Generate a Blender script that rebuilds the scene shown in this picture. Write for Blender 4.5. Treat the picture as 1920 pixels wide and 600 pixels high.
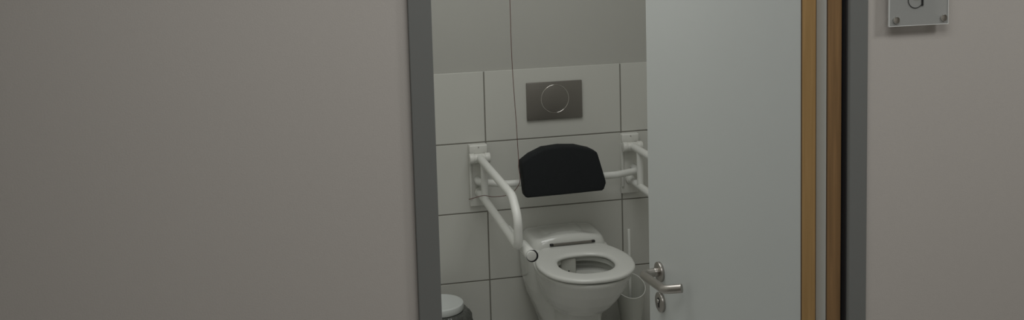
import bpy, bmesh, math, random
from mathutils import Vector, Matrix, noise

random.seed(4)
S = bpy.context.scene
C = S.collection
for o in list(bpy.data.objects):
    bpy.data.objects.remove(o, do_unlink=True)

# ------------------------------------------------------------------ camera
cam_r = Vector((0.9768727755821032, -0.2121038848905829, -0.027046669681130692))
cam_u = Vector((0.04725755275610047, 0.09080469290582145, 0.9947468177650953))
cam_d = Vector((0.2085336999960012, 0.9730192442909862, -0.09872814292478091))
cam_c = Vector((-0.7636821710446943, -4.162893551061836, 1.832955592090738))
F_PX, PPY = 1900.0, 38.25262
cd = bpy.data.cameras.new('camera')
cam = bpy.data.objects.new('camera', cd)
C.objects.link(cam)
cam.matrix_world = Matrix(((cam_r.x, cam_u.x, -cam_d.x, cam_c.x),
                           (cam_r.y, cam_u.y, -cam_d.y, cam_c.y),
                           (cam_r.z, cam_u.z, -cam_d.z, cam_c.z),
                           (0, 0, 0, 1)))
cd.sensor_fit = 'HORIZONTAL'
cd.sensor_width = 36
cd.lens = F_PX / 1920 * 36
cd.shift_y = (PPY - 300) / 1920
cd.clip_start = 0.02
S.camera = cam

# ------------------------------------------------------------------ light and exposure
w = bpy.data.worlds.new('world')
S.world = w
w.use_nodes = True
w.node_tree.nodes['Background'].inputs[0].default_value = (0.9, 0.95, 1.0, 1)
w.node_tree.nodes['Background'].inputs[1].default_value = 0.02
S.view_settings.view_transform = 'Standard'
S.view_settings.look = 'None'
S.view_settings.gamma = 1
S.view_settings.use_curve_mapping = False
S.view_settings.exposure = -0.35


def area(name, loc, sx, sy, power, col=(1, 1, 1), target=None):
    l = bpy.data.lights.new(name, 'AREA')
    l.shape = 'RECTANGLE'
    l.size, l.size_y, l.energy, l.color = sx, sy, power, col
    o = bpy.data.objects.new(name, l)
    o.location = loc
    if target:
        o.rotation_euler = (Vector(target) - Vector(loc)).to_track_quat('-Z', 'Y').to_euler()
    C.objects.link(o)
    return o


area('hall_ceiling_light', (1.18, -3.38, 2.58), 0.35, 0.35, 11, (1.0, 1.0, 0.995))
area('hall_ceiling_light', (-0.35, -3.45, 2.58), 1.2, 0.8, 17, (1.0, 1.0, 0.995))
area('toilet_ceiling_light', (-0.05, -1.25, 2.56), 1.1, 1.4, 20.5, (1.0, 1.0, 0.99))


# ------------------------------------------------------------------ materials
def mat(name, col, rough=0.5, metal=0.0, var=0.0, vscale=8.0, bump=0.0, bscale=200.0,
        spec=0.5, coat=0.0, alpha=1.0, trans=0.0, stretch=(1, 1, 1)):
    m = bpy.data.materials.new(name)
    m.use_nodes = True
    nt = m.node_tree
    b = nt.nodes['Principled BSDF']
    b.inputs['Base Color'].default_value = (*col, 1)
    b.inputs['Roughness'].default_value = rough
    b.inputs['Metallic'].default_value = metal
    b.inputs['Specular IOR Level'].default_value = spec
    b.inputs['Coat Weight'].default_value = coat
    b.inputs['Alpha'].default_value = alpha
    b.inputs['Transmission Weight'].default_value = trans
    tc = nt.nodes.new('ShaderNodeTexCoord')
    mp = nt.nodes.new('ShaderNodeMapping')
    mp.inputs['Scale'].default_value = stretch
    nt.links.new(tc.outputs['Object'], mp.inputs[0])
    if var:
        n = nt.nodes.new('ShaderNodeTexNoise')
        n.inputs['Scale'].default_value = vscale
        n.inputs['Detail'].default_value = 4
        r = nt.nodes.new('ShaderNodeMapRange')
        r.inputs[3].default_value = 1 - var
        r.inputs[4].default_value = 1 + var
        mx = nt.nodes.new('ShaderNodeVectorMath')
        mx.operation = 'SCALE'
        mx.inputs[0].default_value = col
        nt.links.new(mp.outputs[0], n.inputs['Vector'])
        nt.links.new(n.outputs['Fac'], r.inputs[0])
        nt.links.new(r.outputs[0], mx.inputs['Scale'])
        nt.links.new(mx.outputs[0], b.inputs['Base Color'])
    if bump:
        n2 = nt.nodes.new('ShaderNodeTexNoise')
        n2.inputs['Scale'].default_value = bscale
        bp = nt.nodes.new('ShaderNodeBump')
        bp.inputs['Strength'].default_value = bump
        bp.inputs['Distance'].default_value = 0.001
        nt.links.new(mp.outputs[0], n2.inputs['Vector'])
        nt.links.new(n2.outputs['Fac'], bp.inputs['Height'])
        nt.links.new(bp.outputs[0], b.inputs['Normal'])
    return m


def wood_mat(name, c1, c2):
    m = mat(name, c1, rough=0.45, bump=0.1, bscale=60, stretch=(60, 60, 2))
    nt = m.node_tree
    b = nt.nodes['Principled BSDF']
    mp = [n for n in nt.nodes if n.type == 'MAPPING'][0]
    n = nt.nodes.new('ShaderNodeTexNoise')
    n.inputs['Scale'].default_value = 2.0
    n.inputs['Detail'].default_value = 5
    n.inputs['Distortion'].default_value = 0.6
    r = nt.nodes.new('ShaderNodeValToRGB')
    r.color_ramp.elements[0].position = 0.35
    r.color_ramp.elements[0].color = (*c2, 1)
    r.color_ramp.elements[1].position = 0.7
    r.color_ramp.elements[1].color = (*c1, 1)
    nt.links.new(mp.outputs[0], n.inputs['Vector'])
    nt.links.new(n.outputs['Fac'], r.inputs[0])
    nt.links.new(r.outputs[0], b.inputs['Base Color'])
    return m


M = dict(
    hall=mat('hall_paint', (0.492, 0.464, 0.427), 0.85, var=0.015, vscale=3, bump=0.25, bscale=350),
    room=mat('room_paint', (0.405, 0.405, 0.37), 0.85, var=0.01, bump=0.2, bscale=300),
    room2=mat('room_paint_light', (0.72, 0.72, 0.68), 0.85, bump=0.1),
    ceil=mat('ceiling_paint', (0.82, 0.82, 0.80), 0.9, bump=0.1),
    floor=mat('floor_vinyl', (0.5, 0.495, 0.48), 0.45, var=0.12, vscale=60),
    tile=mat('tile_glaze', (0.545, 0.55, 0.505), 0.32, var=0.01, vscale=3, bump=0.04, bscale=25),
    grout=mat('grout', (0.19, 0.185, 0.16), 0.9, var=0.1, vscale=80, bump=0.3),
    steel_frame=mat('frame_lacquer', (0.168, 0.174, 0.165), 0.5, var=0.01, bump=0.05, bscale=500),
    leaf=mat('door_laminate', (0.60, 0.63, 0.615), 0.42, var=0.01, vscale=4, bump=0.05, bscale=400),
    wood1=wood_mat('beech_lipping', (0.49, 0.305, 0.125), (0.41, 0.25, 0.095)),
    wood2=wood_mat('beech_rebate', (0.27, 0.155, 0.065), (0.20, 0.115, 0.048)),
    rubber=mat('black_rubber', (0.02, 0.02, 0.022), 0.7, bump=0.1),
    seam=mat('dark_glue_seam', (0.10, 0.06, 0.03), 0.8, bump=0.1),
    inox=mat('brushed_steel', (0.42, 0.40, 0.37), 0.33, 1.0, var=0.04, vscale=40, bump=0.08, stretch=(1, 1, 6)),
    plate=mat('plate_steel', (0.20, 0.19, 0.168), 0.42, 0.55, var=0.03, vscale=20, bump=0.05, stretch=(8, 1, 1)),
    chrome=mat('chrome', (0.75, 0.74, 0.70), 0.12, 1.0, bump=0.01),
    ceramic=mat('ceramic', (0.58, 0.59, 0.55), 0.16, var=0.008, bump=0.01, bscale=8, coat=0.3),
    inner=mat('ceramic_inner', (0.50, 0.505, 0.46), 0.2, var=0.01, bump=0.01),
    seat=mat('seat_plastic', (0.63, 0.64, 0.60), 0.28, var=0.008, bump=0.01),
    white=mat('white_coated_metal', (0.66, 0.67, 0.63), 0.38, var=0.01, bump=0.03),
    whitepl=mat('white_plastic', (0.62, 0.625, 0.58), 0.45, var=0.01, bump=0.05),
    lid=mat('bin_white', (0.58, 0.61, 0.59), 0.4, var=0.01, bump=0.03),
    black=mat('black_foam', (0.0145, 0.0165, 0.0175), 0.85, var=0.2, vscale=120, bump=0.2, bscale=600, spec=0.2),
    cord=mat('red_cord', (0.09, 0.028, 0.02), 0.7, var=0.1, bump=0.2),
    liner=mat('liner_film', (0.10, 0.105, 0.095), 0.22, var=0.3, vscale=30, alpha=0.82, coat=0.4),
    acrylic=mat('frosted_acrylic', (0.44, 0.45, 0.43), 0.28, var=0.005, bump=0.01, alpha=0.62),
    edge=mat('acrylic_edge', (0.80, 0.82, 0.79), 0.25, bump=0.01),
    ink=mat('black_ink', (0.012, 0.012, 0.012), 0.6, bump=0.05),
    holder=mat('brush_white', (0.50, 0.51, 0.46), 0.3, var=0.01, bump=0.01),
    rim=mat('brush_rim', (0.78, 0.79, 0.74), 0.3, bump=0.01),
)


# ------------------------------------------------------------------ mesh helpers
def obj(name, bm, m, parent=None, smooth=False, angle=None):
    me = bpy.data.meshes.new(name)
    bmesh.ops.recalc_face_normals(bm, faces=bm.faces)
    bm.to_mesh(me)
    bm.free()
    o = bpy.data.objects.new(name, me)
    C.objects.link(o)
    me.materials.append(m)
    if smooth:
        for p in me.polygons:
            p.use_smooth = True
        if angle:
            me.set_sharp_from_angle(angle=math.radians(angle))
    if parent:
        o.parent = parent
        o.matrix_parent_inverse = parent.matrix_world.inverted() if parent.type != 'EMPTY' else Matrix.Translation(-parent.location)
    return o


def thing(name, label, cat, loc, group=None, kind=None):
    o = bpy.data.objects.new(name, None)
    o.empty_display_size = 0.1
    C.objects.link(o)
    o.location = loc
    if label:
        o['label'] = label
    if cat:
        o['category'] = cat
    if group:
        o['group'] = group
    if kind:
        o['kind'] = kind
    return o


def box(bm, a, b, bev=0.0, seg=2):
    x0, y0, z0 = a
    x1, y1, z1 = b
    vs = [bm.verts.new(v) for v in ((x0, y0, z0), (x1, y0, z0), (x1, y1, z0), (x0, y1, z0),
                                    (x0, y0, z1), (x1, y0, z1), (x1, y1, z1), (x0, y1, z1))]
    fs = [bm.faces.new([vs[i] for i in f]) for f in
          ((0, 3, 2, 1), (4, 5, 6, 7), (0, 1, 5, 4), (1, 2, 6, 5), (2, 3, 7, 6), (3, 0, 4, 7))]
    if bev:
        es = {e for f in fs for e in f.edges}
        bmesh.ops.bevel(bm, geom=list(es), offset=bev, segments=seg, affect='EDGES', profile=0.5)
    return bm


def prism(bm, pts, z0, z1, bev=0.0, seg=2):
    """plan polygon (x, y) raised from z0 to z1"""
    lo = [bm.verts.new((x, y, z0)) for x, y in pts]
    hi = [bm.verts.new((x, y, z1)) for x, y in pts]
    n = len(pts)
    fs = [bm.faces.new(lo[::-1]), bm.faces.new(hi)]
    for i in range(n):
        fs.append(bm.faces.new((lo[i], lo[(i + 1) % n], hi[(i + 1) % n], hi[i])))
    if bev:
        bmesh.ops.bevel(bm, geom=list({e for f in fs for e in f.edges}), offset=bev, segments=seg, affect='EDGES', profile=0.5)
    return bm


def ring_loft(bm, rings, cap0=True, cap1=True, closed=False):
    vr = [[bm.verts.new(p) for p in r] for r in rings]
    n = len(vr[0])
    k = len(vr)
    for i in range(k if closed else k - 1):
        a, b = vr[i], vr[(i + 1) % k]
        for j in range(n):
            bm.faces.new((a[j], a[(j + 1) % n], b[(j + 1) % n], b[j]))
    if not closed:
        if cap0:
            bm.faces.new(vr[0][::-1])
        if cap1:
            bm.faces.new(vr[-1])
    return bm


def fillet(pts, rads, seg=7):
    pts = [Vector(p) for p in pts]
    out = [pts[0]]
    for i in range(1, len(pts) - 1):
        p, a, b = pts[i], (pts[i - 1] - pts[i]), (pts[i + 1] - pts[i])
        la, lb = a.length, b.length
        a.normalize()
        b.normalize()
        ang = a.angle(b)
        r = rads[i - 1]
        t = min(r / math.tan(ang / 2), la * 0.49, lb * 0.49)
        p0, p1 = p + a * t, p + b * t
        for k in range(seg + 1):
            s = k / seg
            # quadratic with slight pull keeps the arc round
            q = (1 - s) ** 2 * p0 + 2 * s * (1 - s) * p + s * s * p1
            out.append(q)
    out.append(pts[-1])
    return out


def tube(bm, path, r, n=20, cap=True):
    path = [Vector(p) for p in path]
    rr = r if isinstance(r, (list, tuple)) else [r] * len(path)
    t0 = (path[1] - path[0]).normalized()
    up = Vector((0, 0, 1)) if abs(t0.z) < 0.9 else Vector((1, 0, 0))
    nrm = (up - t0 * up.dot(t0)).normalized()
    rings = []
    for i, p in enumerate(path):
        if i == 0:
            t = t0
        elif i == len(path) - 1:
            t = (path[i] - path[i - 1]).normalized()
        else:
            t = ((path[i + 1] - path[i]).normalized() + (path[i] - path[i - 1]).normalized()).normalized()
        nrm = (nrm - t * nrm.dot(t)).normalized()
        bn = t.cross(nrm)
        rings.append([p + (nrm * math.cos(a) + bn * math.sin(a)) * rr[i]
                      for a in (2 * math.pi * k / n for k in range(n))])
    ring_loft(bm, rings, cap, cap)
    return bm


def rod(bm, a, b, r, n=28, e=0.0015):
    """cylinder with softened ends"""
    a, b = Vector(a), Vector(b)
    t = (b - a).normalized()
    tube(bm, [a, a + t * e * 0.3, a + t * e, b - t * e, b - t * e * 0.3, b],
         [r - e, r - e * 0.3, r, r, r - e * 0.3, r - e], n)
    return bm


def lathe(bm, prof, c, n=48, cap0=True, cap1=True):
    cx, cy = c
    return ring_loft(bm, [[(cx + r * math.cos(2 * math.pi * k / n), cy + r * math.sin(2 * math.pi * k / n), z)
                           for k in range(n)] for r, z in prof], cap0, cap1)


def catmull(pts, sub=6, closed=True):
    pts = [Vector(p) for p in pts]
    n = len(pts)
    out = []
    rng = range(n) if closed else range(n - 1)
    for i in rng:
        if closed:
            p0, p1, p2, p3 = pts[(i - 1) % n], pts[i], pts[(i + 1) % n], pts[(i + 2) % n]
        else:
            p0, p1, p2, p3 = pts[max(i - 1, 0)], pts[i], pts[i + 1], pts[min(i + 2, n - 1)]
        for k in range(sub):
            t = k / sub
            out.append(0.5 * ((2 * p1) + (-p0 + p2) * t + (2 * p0 - 5 * p1 + 4 * p2 - p3) * t * t
                              + (-p0 + 3 * p1 - 3 * p2 + p3) * t ** 3))
    if not closed:
        out.append(pts[-1])
    return out


def bake(o):
    """replace the mesh by its evaluated (modified) form"""
    dg = bpy.context.evaluated_depsgraph_get()
    me = bpy.data.meshes.new_from_object(o.evaluated_get(dg))
    o.modifiers.clear()
    o.data = me
    return o


def structure(o):
    o['kind'] = 'structure'
    return o


# ------------------------------------------------------------------ room shell
YW = -2.38            # hall face of the partition
YB = -2.27            # its toilet face
XL, XR = -0.529, 0.283   # clear opening between the frame sides
CH = 2.6

bm = bmesh.new()
box(bm, (-4.0, YB, 0), (XL - 0.010, YW, CH))
structure(obj('wall_left', bm, M['hall']))
bm = bmesh.new()
box(bm, (XR + 0.010, YB, 0), (3.2, YW, CH))
structure(obj('wall_right', bm, M['hall']))
bm = bmesh.new()
box(bm, (XL - 0.010, YB, 2.12), (XR + 0.010, YW, CH))
structure(obj('wall_lintel', bm, M['hall']))

bm = bmesh.new()
box(bm, (-1.1, 0.008, 0), (1.5, 0.12, CH))
wb = structure(obj('wall_back', bm, M['room']))
bm = bmesh.new()
box(bm, (-1.08, 0.0015, 0.0), (1.48, 0.008, 1.197))
obj('tile_grout', bm, M['grout'], wb)
bm = bmesh.new()
PW, PH, J = 0.602, 0.302, 0.0054
for r in range(4):
    zt = 1.2 - r * PH
    zb = max(zt - PH, 0.0)
    for c in range(-2, 3):
        xa, xb = max(c * PW, -1.08), min((c + 1) * PW, 1.48)
        if xb - xa < 0.03:
            continue
        box(bm, (xa + J / 2, 0.0, zb + J / 2), (xb - J / 2, 0.0075, zt - (J / 2 if r else 0)), 0.0012, 2)
obj('wall_tiles', bm, M['tile'], wb)

bm = bmesh.new()
box(bm, (-1.1, YB, 0), (-1.0, 0.008, CH))
structure(obj('wall_side_left', bm, M['room2']))
bm = bmesh.new()
box(bm, (1.4, YB, 0), (1.5, 0.008, CH))
structure(obj('wall_side_right', bm, M['room2']))
bm = bmesh.new()
box(bm, (-4.0, -4.85, 0), (3.2, -4.75, CH))
structure(obj('wall_hall_opposite', bm, M['hall']))
bm = bmesh.new()
box(bm, (-4.1, -4.85, 0), (-4.0, YB, CH))
structure(obj('wall_hall_end_left', bm, M['hall']))
bm = bmesh.new()
box(bm, (3.2, -4.85, 0), (3.3, YB, CH))
structure(obj('wall_hall_end_right', bm, M['hall']))
bm = bmesh.new()
box(bm, (-4.1, -4.85, -0.08), (3.3, 0.12, 0))
structure(obj('floor', bm, M['floor']))
bm = bmesh.new()
box(bm, (-4.1, -4.85, CH), (3.3, 0.12, CH + 0.08))
structure(obj('ceiling', bm, M['ceil']))

# ------------------------------------------------------------------ door and its steel frame
door = thing('door_1', None, None, (XR, YW, 0), kind='structure')

FY = YW - 0.012      # face of the frame stands proud of the wall
bm = bmesh.new()
FW = 0.0415
for s, x in ((-1, XL), (1, XR)):
    if s < 0:
        poly = [(x - FW, YW), (x - FW, FY), (x, FY), (x, YB - 0.0), (x - 0.010, YB), (x - 0.010, YW)]
    else:
        poly = [(x + FW, YW), (x + FW, FY), (x + 0.004, FY), (x + 0.001, FY + 0.004), (x + 0.001, FY + 0.05),
                (x, YB), (x + 0.010, YB), (x + 0.010, YW)]
    prism(bm, poly, 0, 2.14, 0.0015, 2)
box(bm, (XL, FY, 2.10), (XR, YW, 2.14), 0.0015)
box(bm, (XL, YW, 2.10), (XR, YB, 2.12), 0.001)
obj('door_frame', bm, M['steel_frame'], door)
bm = bmesh.new()
box(bm, (XR - 0.0015, FY + 0.006, 0.0), (XR + 0.0, FY + 0.030, 2.10), 0.0005)
obj('door_seal', bm, M['rubber'], door)

# the leaf: open into the toilet room; u runs from the hinge edge to the free edge, t through the thickness
H = Vector((0.2105, -2.340))
E = Vector((0.1785, -1.525))
du = (E - H).normalized()
dt = Vector((-du.y, du.x)) * -1            # towards +x
if dt.x < 0:
    dt = -dt


def lp(u, t, z=None):
    q = H + du * u + dt * t
    return (q.x, q.y) if z is None else Vector((q.x, q.y, z))


LW = (E - H).length
T1, T2, LIP = 0.033, 0.0655, 0.039
bm = bmesh.new()
prism(bm, [lp(0.0025, 0), lp(LW, 0), lp(LW, T1), lp(LW + 0.02, T1), lp(LW + 0.02, T2 - 0.001),
           lp(-LIP + 0.0025, T2 - 0.001), lp(-LIP + 0.0025, T1), lp(0.0025, T1)], 0.008, 2.085, 0.0008, 1)
leaf = obj('door_leaf', bm, M['leaf'], door)
bm = bmesh.new()
prism(bm, [lp(0, 0.0012), lp(0.0025, 0.0012), lp(0.0025, T1 - 0.0012), lp(0, T1 - 0.0012)], 0.008, 2.085)
obj('hinge_edge_lipping', bm, M['wood1'], leaf)['label'] = 'light beech strip on the edge of the door'
bm = bmesh.new()
prism(bm, [lp(-LIP, T1 + 0.001), lp(-LIP + 0.0025, T1 + 0.001), lp(-LIP + 0.0025, T2 - 0.001), lp(-LIP, T2 - 0.001)], 0.008, 2.085)
obj('rebate_lipping', bm, M['wood2'], leaf)['label'] = 'darker beech strip on the rebate of the door'
bm = bmesh.new()
for u0, t0, wd in ((-0.0004, 0.0, 0.0013), (-0.0004, T1 - 0.0013, 0.0013), (-LIP - 0.0004, T1, 0.0014)):
    prism(bm, [lp(u0, t0), lp(u0 + 0.0029, t0), lp(u0 + 0.0029, t0 + wd), lp(u0, t0 + wd)], 0.008, 2.085)
obj('glue_seam', bm, M['seam'], leaf)


def disc_on_leaf(bm, u, z, r, t0, t1, e=0.0015, n=40):
    rod(bm, lp(u, t0, z), lp(u, t1, z), r, n, e)


UH = LW - 0.083
bm = bmesh.new()
path = fillet([lp(UH, -0.006, 0.862), lp(UH, -0.056, 0.862), lp(UH - 0.158, -0.057, 0.874), lp(UH - 0.186, -0.020, 0.883)],
              [0.024, 0.036], 10)
tube(bm, path, 0.0115, 24)
hd = obj('door_handle', bm, M['inox'], leaf, True, 50)
bm = bmesh.new()
disc_on_leaf(bm, UH, 0.862, 0.0275, 0.0, -0.009)
disc_on_leaf(bm, UH, 0.862, 0.0125, -0.009, -0.020, 0.001)
obj('handle_rosette', bm, M['inox'], hd, True, 40)
bm = bmesh.new()
disc_on_leaf(bm, UH - 0.004, 0.778, 0.0275, 0.0, -0.009)
es = obj('lock_escutcheon', bm, M['inox'], leaf, True, 40)
bm = bmesh.new()
disc_on_leaf(bm, UH - 0.004, 0.783, 0.0080, -0.0088, -0.0098, 0.0002)
prism_pts = [lp(UH - 0.004 - 0.0045, -0.0092), lp(UH - 0.004 + 0.0045, -0.0092), lp(UH - 0.004 + 0.0045, -0.0098), lp(UH - 0.004 - 0.0045, -0.0098)]
prism(bm, prism_pts, 0.764, 0.784)
obj('keyhole', bm, M['ink'], es)
bm = bmesh.new()
disc_on_leaf(bm, UH - 0.004, 0.782, 0.0050, -0.0095, -0.0125, 0.0005)
obj('cylinder_plug', bm, M['chrome'], es, True, 40)

# ------------------------------------------------------------------ toilet
TX = 0.303
toilet = thing('toilet', 'white ceramic toilet with open seat below the black backrest', 'toilet', (TX, -0.3, 0))


def egg(z, hw, yf, yb, p=2.2, n=48, pb=None):
    """closed plan outline, front at yf (towards the camera), back at yb"""
    yc = yf + (yb - yf) * 0.52
    pb = pb or p
    out = []
    for k in range(n):
        a = 2 * math.pi * k / n
        c, s = math.cos(a), math.sin(a)
        q = p if s < 0 else pb
        x = math.copysign(abs(c) ** (2 / q), c) * hw
        y = math.copysign(abs(s) ** (2 / q), s)
        y = yc + y * ((yc - yf) if s < 0 else (yb - yc))
        out.append(Vector((TX + x, y, z)))
    return out


bm = bmesh.new()
# wall side body
ring_loft(bm, [egg(z, hw, yf, 0.0, 2.6, pb=9) for z, hw, yf in
               ((0.0, 0.100, -0.36), (0.10, 0.100, -0.35), (0.155, 0.116, -0.34), (0.20, 0.135, -0.33), (0.25, 0.154, -0.32),
                (0.31, 0.170, -0.31), (0.38, 0.176, -0.30), (0.44, 0.177, -0.30), (0.468, 0.172, -0.30))])
# raised hump behind the seat: crowned top, steep front face
def hump(z, hw, yf, crown):
    return [Vector((q.x, q.y, q.z + crown * (1 - ((q.x - TX) / hw) ** 2))) for q in egg(z, hw, yf, 0.0, 5.0, 72, 12)]


ring_loft(bm, [hump(*q) for q in ((0.42, 0.172, -0.222, 0), (0.46, 0.167, -0.220, 0), (0.485, 0.162, -0.215, 0.002), (0.500, 0.155, -0.208, 0.010),
                                  (0.5065, 0.148, -0.200, 0.016), (0.509, 0.138, -0.188, 0.018), (0.510, 0.09, -0.14, 0.018))])
# bowl
ring_loft(bm, [egg(z, hw, yf, yb, 2.15) for z, hw, yf, yb in
               ((0.262, 0.085, -0.42, -0.16), (0.272, 0.105, -0.455, -0.15), (0.290, 0.121, -0.490, -0.14), (0.315, 0.136, -0.525, -0.14), (0.35, 0.153, -0.562, -0.14),
                (0.40, 0.172, -0.606, -0.14), (0.44, 0.184, -0.632, -0.14), (0.452, 0.189, -0.640, -0.14), (0.462, 0.190, -0.642, -0.14), (0.468, 0.188, -0.639, -0.14))])
# foot
ring_loft(bm, [egg(z, hw, yf, 0.0, 2.8, pb=9) for z, hw, yf in
               ((0.0, 0.105, -0.44), (0.10, 0.096, -0.425), (0.27, 0.098, -0.435))])
body = obj('toilet_body', bm, M['ceramic'], toilet, True)
md = body.modifiers.new('r', 'REMESH')
md.mode = 'VOXEL'
md.voxel_size = 0.0042
md.use_smooth_shade = True
md = body.modifiers.new('s', 'SMOOTH')
md.factor = 0.6
md.iterations = 5
bake(body)
# cavity
bm = bmesh.new()
ring_loft(bm, [egg(z, hw, yf, yb, 2.1) for z, hw, yf, yb in
               ((0.27, 0.045, -0.42, -0.34), (0.33, 0.080, -0.49, -0.33), (0.38, 0.105, -0.54, -0.325), (0.412, 0.117, -0.565, -0.318),
                (0.418, 0.128, -0.580, -0.268), (0.446, 0.132, -0.585, -0.262), (0.450, 0.116, -0.565, -0.308),
                (0.475, 0.118, -0.570, -0.310), (0.50, 0.118, -0.570, -0.310))])
cut = obj('cut', bm, M['inner'], None)
md = body.modifiers.new('b', 'BOOLEAN')
md.object = cut
md.operation = 'DIFFERENCE'
md.solver = 'EXACT'
bake(body)
bpy.data.objects.remove(cut, do_unlink=True)
for p in body.data.polygons:
    p.use_smooth = True
body.data.set_sharp_from_angle(angle=math.radians(40))
# flush deflector hanging from the rear rim inside the bowl
bm = bmesh.new()
box(bm, (TX - 0.074, -0.334, 0.398), (TX - 0.008, -0.285, 0.4735), 0.008, 4)
obj('flush_deflector', bm, M['inner'], toilet, True, 60)
bm = bmesh.new()
rod(bm, (TX - 0.040, -0.3355, 0.420), (TX - 0.040, -0.3330, 0.420), 0.0032, 12, 0.0005)
obj('deflector_screw', bm, M['ink'], toilet)

# seat ring with its hole
half = [(0.0, -0.645), (0.045, -0.6415), (0.090, -0.626), (0.135, -0.592), (0.170, -0.540), (0.187, -0.480), (0.192, -0.425),
        (0.184, -0.362), (0.166, -0.302), (0.145, -0.258), (0.122, -0.230), (0.085, -0.2235), (0.0, -0.2225)]
outer = catmull([(TX + x, y, 0) for x, y in half] + [(TX - x, y, 0) for x, y in half[-2:0:-1]], 4)
hh = [(0.0, -0.562), (0.045, -0.5555), (0.083, -0.528), (0.105, -0.484), (0.109, -0.435), (0.096, -0.382), (0.058, -0.349), (0.0, -0.340)]
N = len(outer)
hole_raw = catmull([(TX + x, y, 0) for x, y in hh] + [(TX - x, y, 0) for x, y in hh[-2:0:-1]], 8)


def resample(loop, n):
    L = [0]
    for i in range(len(loop)):
        L.append(L[-1] + (loop[(i + 1) % len(loop)] - loop[i]).length)
    out = []
    j = 0
    for k in range(n):
        d = L[-1] * k / n
        while L[j + 1] < d:
            j += 1
        f = (d - L[j]) / max(L[j + 1] - L[j], 1e-9)
        out.append(loop[j].lerp(loop[(j + 1) % len(loop)], f))
    return out


outer = resample(outer, 96)
hole = resample(hole_raw, 96)
yc_h = -0.455


def off(loop, d, z):
    """offset the loop inwards by d (positive) and set its height"""
    n = len(loop)
    out = []
    for i in range(n):
        t = (loop[(i + 1) % n] - loop[i - 1]).normalized()
        nn = Vector((-t.y, t.x, 0))
        q = loop[i] + nn * d
        out.append(Vector((q.x, q.y, z)))
    return out


sgn = 1 if (off(outer, 0.01, 0)[0] - Vector((TX, -0.4, 0))).length < (outer[0] - Vector((TX, -0.4, 0))).length else -1
z0, z1 = 0.4745, 0.4925
prof = [(off(outer, sgn * 0.003, z0)), (off(outer, 0, z0 + 0.004)), (off(outer, 0, z0 + 0.009)), (off(outer, sgn * 0.0025, z0 + 0.0145)),
        (off(outer, sgn * 0.009, z1 - 0.0015)), (off(outer, sgn * 0.020, z1)),
        (off(hole, -sgn * 0.020, z1 - 0.0005)), (off(hole, -sgn * 0.010, z1 - 0.002)), (off(hole, -sgn * 0.003, z1 - 0.006)), (off(hole, 0, z1 - 0.012)),
        (off(hole, -sgn * 0.003, z0))]
bm = bmesh.new()
ring_loft(bm, prof, closed=True)
st = obj('toilet_seat', bm, M['seat'], toilet, True)
# hinge rod in its slot at the back of the seat
bm = bmesh.new()
box(bm, (TX - 0.088, -0.2265, 0.4935), (TX + 0.103, -0.2165, 0.5005), 0.001)
hg = obj('seat_hinge', bm, M['plate'], toilet)
for x in (TX - 0.088, TX + 0.090):
    bm = bmesh.new()
    box(bm, (x, -0.2285, 0.493), (x + 0.014, -0.216, 0.5012), 0.0012)
    obj('hinge_cap', bm, M['ink'], hg)

# ------------------------------------------------------------------ flush plate
fp = thing('flush_plate', 'dark steel flush plate with round button on the tiled wall', 'flush plate', (0.3035, -0.006, 1.06))
bm = bmesh.new()
box(bm, (0.181, -0.011, 0.978), (0.426, 0.0, 1.140), 0.0018, 2)
obj('cover_plate', bm, M['plate'], fp, True, 30)
bm = bmesh.new()
rod(bm, (0.305, -0.009, 1.066), (0.305, -0.0125, 1.066), 0.0585, 64, 0.0008)
obj('flush_button', bm, M['plate'], fp, True, 40)


def torus(bm, c, R, r, axis='Y', n=72, m=10):
    rings = []
    for i in range(n):
        a = 2 * math.pi * i / n
        ring = []
        for j in range(m):
            b = 2 * math.pi * j / m
            d, h = R + r * math.cos(b), r * math.sin(b)
            if axis == 'Y':
                ring.append((c[0] + d * math.cos(a), c[1] + h, c[2] + d * math.sin(a)))
            else:
                ring.append((c[0] + d * math.cos(a), c[1] + d * math.sin(a), c[2] + h))
        rings.append(ring)
    return ring_loft(bm, rings, closed=True)


bm = bmesh.new()
torus(bm, (0.305, -0.0115, 1.066), 0.0605, 0.0016)
obj('button_ring', bm, M['chrome'], fp, True)['label'] = 'thin chrome ring around the button'

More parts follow.
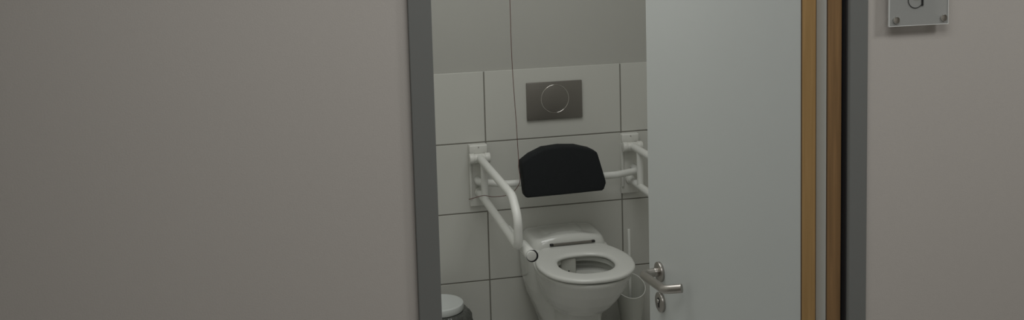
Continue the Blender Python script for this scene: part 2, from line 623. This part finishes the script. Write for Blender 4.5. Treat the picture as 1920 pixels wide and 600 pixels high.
# ------------------------------------------------------------------ folding grab rails
def grab_rail(x, label):
    t = thing('folding_grab_rail', label, 'grab rail', (x, 0, 0.76), 'folding grab rails beside the toilet')
    bm = bmesh.new()
    box(bm, (x - 0.039, -0.014, 0.627), (x + 0.039, 0.0, 0.894), 0.003, 2)
    box(bm, (x - 0.039, -0.034, 0.856), (x + 0.039, -0.010, 0.894), 0.005, 3)
    box(bm, (x - 0.039, -0.022, 0.66), (x - 0.029, -0.010, 0.862), 0.002, 2)
    mp = obj('mounting_plate', bm, M['whitepl'], t, True, 40)
    bm = bmesh.new()
    for z in (0.885,):
        rod(bm, (x + 0.0, -0.0335, z), (x + 0.0, -0.0355, z), 0.0022, 12, 0.0003)
    obj('screw', bm, M['inox'], mp)
    bm = bmesh.new()
    rod(bm, (x - 0.044, -0.055, 0.843), (x - 0.022, -0.055, 0.843), 0.0215, 32, 0.003)
    rod(bm, (x + 0.022, -0.055, 0.843), (x + 0.044, -0.055, 0.843), 0.0215, 32, 0.003)
    rod(bm, (x - 0.0235, -0.055, 0.843), (x + 0.0235, -0.055, 0.843), 0.0195, 32, 0.002)
    box(bm, (x - 0.020, -0.055, 0.828), (x + 0.020, -0.010, 0.858), 0.004, 2)
    obj('pivot', bm, M['whitepl'], t, True, 40)
    bm = bmesh.new()
    path = fillet([(x, -0.050, 0.845), (x, -0.700, 0.853), (x, -0.785, 0.795), (x, -0.785, 0.690), (x, -0.020, 0.690)],
                  [0.10, 0.07, 0.036], 10)
    tube(bm, path, 0.0158, 24)
    obj('rail_loop', bm, M['white'], t, True, 60)
    bm = bmesh.new()
    tube(bm, [(x, -0.152, 0.846), (x, -0.155, 0.692)], 0.0145, 24)
    obj('rail_post', bm, M['white'], t, True, 60)
    bm = bmesh.new()
    rod(bm, (x, -0.535, 0.690), (x, -0.541, 0.690), 0.0172, 28, 0.0008)
    obj('joint_collar', bm, M['whitepl'], t, True, 40)
    bm = bmesh.new()
    rod(bm, (x, -0.010, 0.690), (x, -0.034, 0.690), 0.0200, 28, 0.003)
    obj('wall_socket', bm, M['whitepl'], t, True, 40)
    return t


grab_rail(-0.038, 'white folding grab rail left of the toilet, its whole loop in view')
grab_rail(0.634, 'white folding grab rail right of the toilet, half hidden by the open door')

# empty roll holder clamped to the left rail
rh = thing('toilet_roll_holder', 'empty white toilet roll holder below the end of the left grab rail', 'roll holder', (-0.01, -0.65, 0.67))
bm = bmesh.new()
rod(bm, (-0.0115, -0.49, 0.6695), (-0.005, -0.73, 0.669), 0.0105, 20, 0.001)
obj('holder_arm', bm, M['white'], rh, True, 40)
bm = bmesh.new()
rod(bm, (-0.005, -0.700, 0.669), (-0.0015, -0.815, 0.669), 0.0200, 32, 0.002)
obj('roll_spindle', bm, M['seat'], rh, True, 40)
bm = bmesh.new()
rod(bm, (0.0030, -0.808, 0.6655), (0.0030, -0.820, 0.6655), 0.0212, 32, 0.001)
obj('black_ring', bm, M['rubber'], rh, True, 40)
bm = bmesh.new()
rod(bm, (-0.0015, -0.817, 0.669), (-0.0015, -0.828, 0.669), 0.0175, 32, 0.002)
obj('end_cap', bm, M['seat'], rh, True, 40)

# ------------------------------------------------------------------ padded backrest on its bar
br = thing('padded_backrest', 'black padded backrest on a white bar above the toilet', 'backrest', (0.29, -0.12, 0.74))
bm = bmesh.new()
path = fillet([(-0.045, -0.0145, 0.742), (-0.045, -0.06, 0.742), (0.06, -0.125, 0.742), (0.54, -0.125, 0.743), (0.645, -0.085, 0.743), (0.650, -0.0145, 0.743)],
              [0.03, 0.06, 0.06, 0.04], 8)
tube(bm, path, 0.0148, 24)
obj('support_bar', bm, M['white'], br, True, 60)
bm = bmesh.new()
# outline in the plane of its front face
yf = -0.212
cl = [(0.110, 0.846), (0.148, 0.872), (0.205, 0.895), (0.275, 0.900), (0.345, 0.895), (0.405, 0.878), (0.4305, 0.864), (0.4345, 0.852),
      (0.448, 0.800), (0.462, 0.745), (0.4625, 0.735), (0.453, 0.712), (0.444, 0.706), (0.280, 0.703), (0.128, 0.702), (0.1185, 0.706), (0.1160, 0.722), (0.113, 0.775), (0.1075, 0.835)]
pts = [Vector((a, 0, b)) for a, b in cl]
rs = []
for i in range(len(pts)):
    a, b = pts[i], pts[(i + 1) % len(pts)]
    m = max(1, int((b - a).length / 0.010))
    rs += [a.lerp(b, k / m) for k in range(m)]
cc = Vector((0.283, 0, 0.79))
n = len(rs)


def cring(inset, y):
    out = []
    for i in range(n):
        t = (rs[(i + 1) % n] - rs[i - 1]).normalized()
        nn = Vector((-t.z, 0, t.x))
        if nn.dot(cc - rs[i]) < 0:
            nn = -nn
        q = rs[i] + nn * inset
        lean = (0.79 - q.z) * 0.10
        out.append(Vector((q.x, y - lean, q.z)))
    return out


ring_loft(bm, [cring(0.012, yf + 0.074), cring(0.004, yf + 0.070), cring(0.0, yf + 0.060), cring(0.0, yf + 0.006), cring(0.001, yf + 0.0025),
               cring(0.004, yf + 0.0003), cring(0.010, yf - 0.0003)])
obj('back_cushion', bm, M['black'], br, True, 50)
for x in (0.17, 0.40):
    bm = bmesh.new()
    box(bm, (x - 0.016, -0.146, 0.722), (x + 0.016, -0.108, 0.764), 0.006, 3)
    obj('cushion_clamp', bm, M['rubber'], br, True, 50)

# ------------------------------------------------------------------ emergency pull cord
def unproj(px, py, Y):
    v = cam_d + cam_r * ((px - 960) / F_PX) + cam_u * ((PPY - py) / F_PX)
    return cam_c + v * ((Y - cam_c.y) / v.y)


cp = [(956, 0, -.215), (957.5, 55, -.215), (960, 115, -.215), (963.5, 170, -.215), (968, 230, -.218), (971, 280, -.222), (972.5, 300, -.235), (972.5, 315, -.24), (975, 330, -.24),
      (974, 343, -.235), (967, 355, -.225), (957, 364, -.215), (940, 368, -.210), (922, 369, -.205), (908, 366.5, -.200), (893, 370, -.195), (879, 374, -.19)]
cpts = [unproj(*q) for q in cp]
top = cpts[0] + (cpts[0] - cpts[2]) * ((CH - cpts[0].z) / (cpts[0].z - cpts[2].z))
cpts = [top] + cpts
bm = bmesh.new()
tube(bm, catmull(cpts, 6, False), 0.0013, 8)
pc = obj('pull_cord', bm, M['cord'], None, True)
pc['label'] = 'thin dark red emergency pull cord hanging in front of the tiled wall'
pc['category'] = 'cord'

# ------------------------------------------------------------------ toilet brush and holder
HX, HY = 0.594, -0.115
bh = thing('brush_holder', 'white slanted open toilet brush holder standing right of the toilet', 'brush holder', (HX, HY, 0))


def hring(r, zc, slope, n=40):
    return [Vector((HX + r * math.cos(2 * math.pi * k / n), HY + r * math.sin(2 * math.pi * k / n),
                    zc + slope * math.sin(2 * math.pi * k / n))) for k in range(n)]


bm = bmesh.new()
ring_loft(bm, [hring(0.036, 0.0, 0), hring(0.039, 0.02, 0), hring(0.044, 0.09, 0.003), hring(0.058, 0.18, 0.018), hring(0.066, 0.247, 0.034),
               hring(0.0635, 0.247, 0.034), hring(0.055, 0.18, 0.018), hring(0.041, 0.09, 0.003), hring(0.034, 0.012, 0)])
obj('holder_cup', bm, M['holder'], bh, True, 60)
bm = bmesh.new()
tube(bm, hring(0.0648, 0.248, 0.034) + hring(0.0648, 0.248, 0.034)[:1], 0.0015, 8)
obj('holder_rim', bm, M['rim'], bh, True)['label'] = 'bright rim of the holder'
tb = thing('toilet_brush', 'white toilet brush with thin straight handle standing in the slanted holder', 'toilet brush', (HX, HY, 0.02))
bm = bmesh.new()
rod(bm, (HX, HY, 0.105), (HX - 0.001, HY + 0.004, 0.497), 0.0062, 20, 0.002)
obj('brush_handle', bm, M['white'], tb, True, 50)
bm = bmesh.new()
nn = 56
rings = []
for i, (r, z) in enumerate(((0.006, 0.016), (0.026, 0.020), (0.031, 0.035), (0.032, 0.06), (0.031, 0.085), (0.022, 0.105), (0.006, 0.11))):
    rings.append([(HX + r * (1 + 0.10 * (k % 2)) * math.cos(2 * math.pi * k / nn), HY + r * (1 + 0.10 * (k % 2)) * math.sin(2 * math.pi * k / nn), z) for k in range(nn)])
ring_loft(bm, rings)
obj('bristle_head', bm, M['holder'], tb)

# ------------------------------------------------------------------ bin with liner
BX, BY = -0.247, -0.212
bn = thing('waste_bin', 'white lidded waste bin with a dark bag bulging from under its lid', 'waste bin', (BX, BY, 0))
bm = bmesh.new()
lathe(bm, ((0.076, 0.0), (0.078, 0.004), (0.080, 0.02), (0.087, 0.268), (0.087, 0.276)), (BX, BY))
obj('bin_body', bm, M['lid'], bn, True, 40)
bm = bmesh.new()
lathe(bm, ((0.094, 0.272), (0.0955, 0.274), (0.0955, 0.294), (0.0945, 0.2985), (0.091, 0.3005), (0.080, 0.3005), (0.074, 0.2995), (0.05, 0.2998), (0.02, 0.300)), (BX, BY), 72)
obj('bin_lid', bm, M['lid'], bn, True, 40)
bm = bmesh.new()
nn = 140
rings = []
prf = [(0.0885, 0.268), (0.0965, 0.2695), (0.106, 0.267), (0.114, 0.258), (0.121, 0.240), (0.126, 0.215), (0.127, 0.185), (0.124, 0.155), (0.118, 0.130), (0.110, 0.118), (0.098, 0.122), (0.0885, 0.135)]
for i, (r, z) in enumerate(prf):
    ring = []
    for k in range(nn):
        a = 2 * math.pi * k / nn
        amp = min(i, 4) / 4
        side = 0.5 + 0.5 * math.cos(a - 0.35)
        ns = noise.noise(Vector((math.cos(a) * 6, math.sin(a) * 6, z * 14)))
        fold = math.sin(a * 19 + 3 * noise.noise(Vector((a * 2, z * 10, 1)))) * 0.0035 * amp
        rr_ = 0.0885 + (r - 0.0885) * (0.55 + 0.55 * side) + amp * ns * 0.010 + fold
        ring.append((BX + max(rr_, 0.0884) * math.cos(a), BY + max(rr_, 0.0884) * math.sin(a), min(z, 0.2715 if rr_ < 0.0965 else 0.28) + amp * ns * 0.005))
    rings.append(ring)
ring_loft(bm, rings, closed=True)
obj('bin_liner', bm, M['liner'], bn, True)['label'] = 'crumpled dark translucent bag'

# ------------------------------------------------------------------ door sign on the hall wall
sg = thing('door_sign', 'square frosted acrylic sign with a wheelchair symbol, fixed beside the door frame', 'sign', (0.4275, YW, 1.68))
SY = YW - 0.020
bm = bmesh.new()
box(bm, (0.3640, SY - 0.002, 1.6068), (0.4920, SY + 0.002, 1.7350), 0.0003, 1)
pn = obj('sign_panel', bm, M['acrylic'], sg)
bm = bmesh.new()
for a, b in (((0.3630, 1.6058), (0.3640, 1.7360)), ((0.4920, 1.6058), (0.4930, 1.7360)), ((0.3640, 1.6058), (0.4920, 1.6068)), ((0.3640, 1.7350), (0.4920, 1.7360))):
    box(bm, (a[0], SY - 0.0022, a[1]), (b[0], SY + 0.0022, b[1]))
obj('polished_edge', bm, M['edge'], pn)
for x in (0.3775, 0.4815):
    for z in (1.6185, 1.7225):
        bm = bmesh.new()
        rod(bm, (x, YW, z), (x, SY + 0.002, z), 0.0050, 24, 0.0005)
        rod(bm, (x, SY - 0.002, z), (x, SY - 0.006, z), 0.0068, 28, 0.001)
        obj('standoff', bm, M['chrome'], sg, True, 40)
# pictogram: wheel, leg, seat, torso and head
bm = bmesh.new()
PY = SY - 0.0032


def stroke(pts, r, n=8):
    tube(bm, [(x, PY, z) for x, z in pts], r, n)


wc, wr = (0.4195, 1.6565), 0.0160
stroke([(wc[0] + wr * math.cos(a), wc[1] + wr * math.sin(a)) for a in [math.radians(140 + k * 5) for k in range(37)]], 0.0007)
stroke([(0.4345, 1.6445), (0.4345, 1.6620)], 0.0019, 12)
stroke([(0.4160, 1.6580), (0.4345, 1.6580)], 0.0008)
stroke([(0.4345, 1.6620), (0.4180, 1.6640), (0.4170, 1.6900)], 0.0019, 12)
stroke([(0.4172, 1.6780), (0.4300, 1.6780)], 0.0012, 12)
rod(bm, (0.4165, PY - 0.0012, 1.6985), (0.4165, PY + 0.0012, 1.6985), 0.0045, 24, 0.0003)
obj('wheelchair_symbol', bm, M['ink'], sg, True, 40)['label'] = 'black wheelchair symbol'
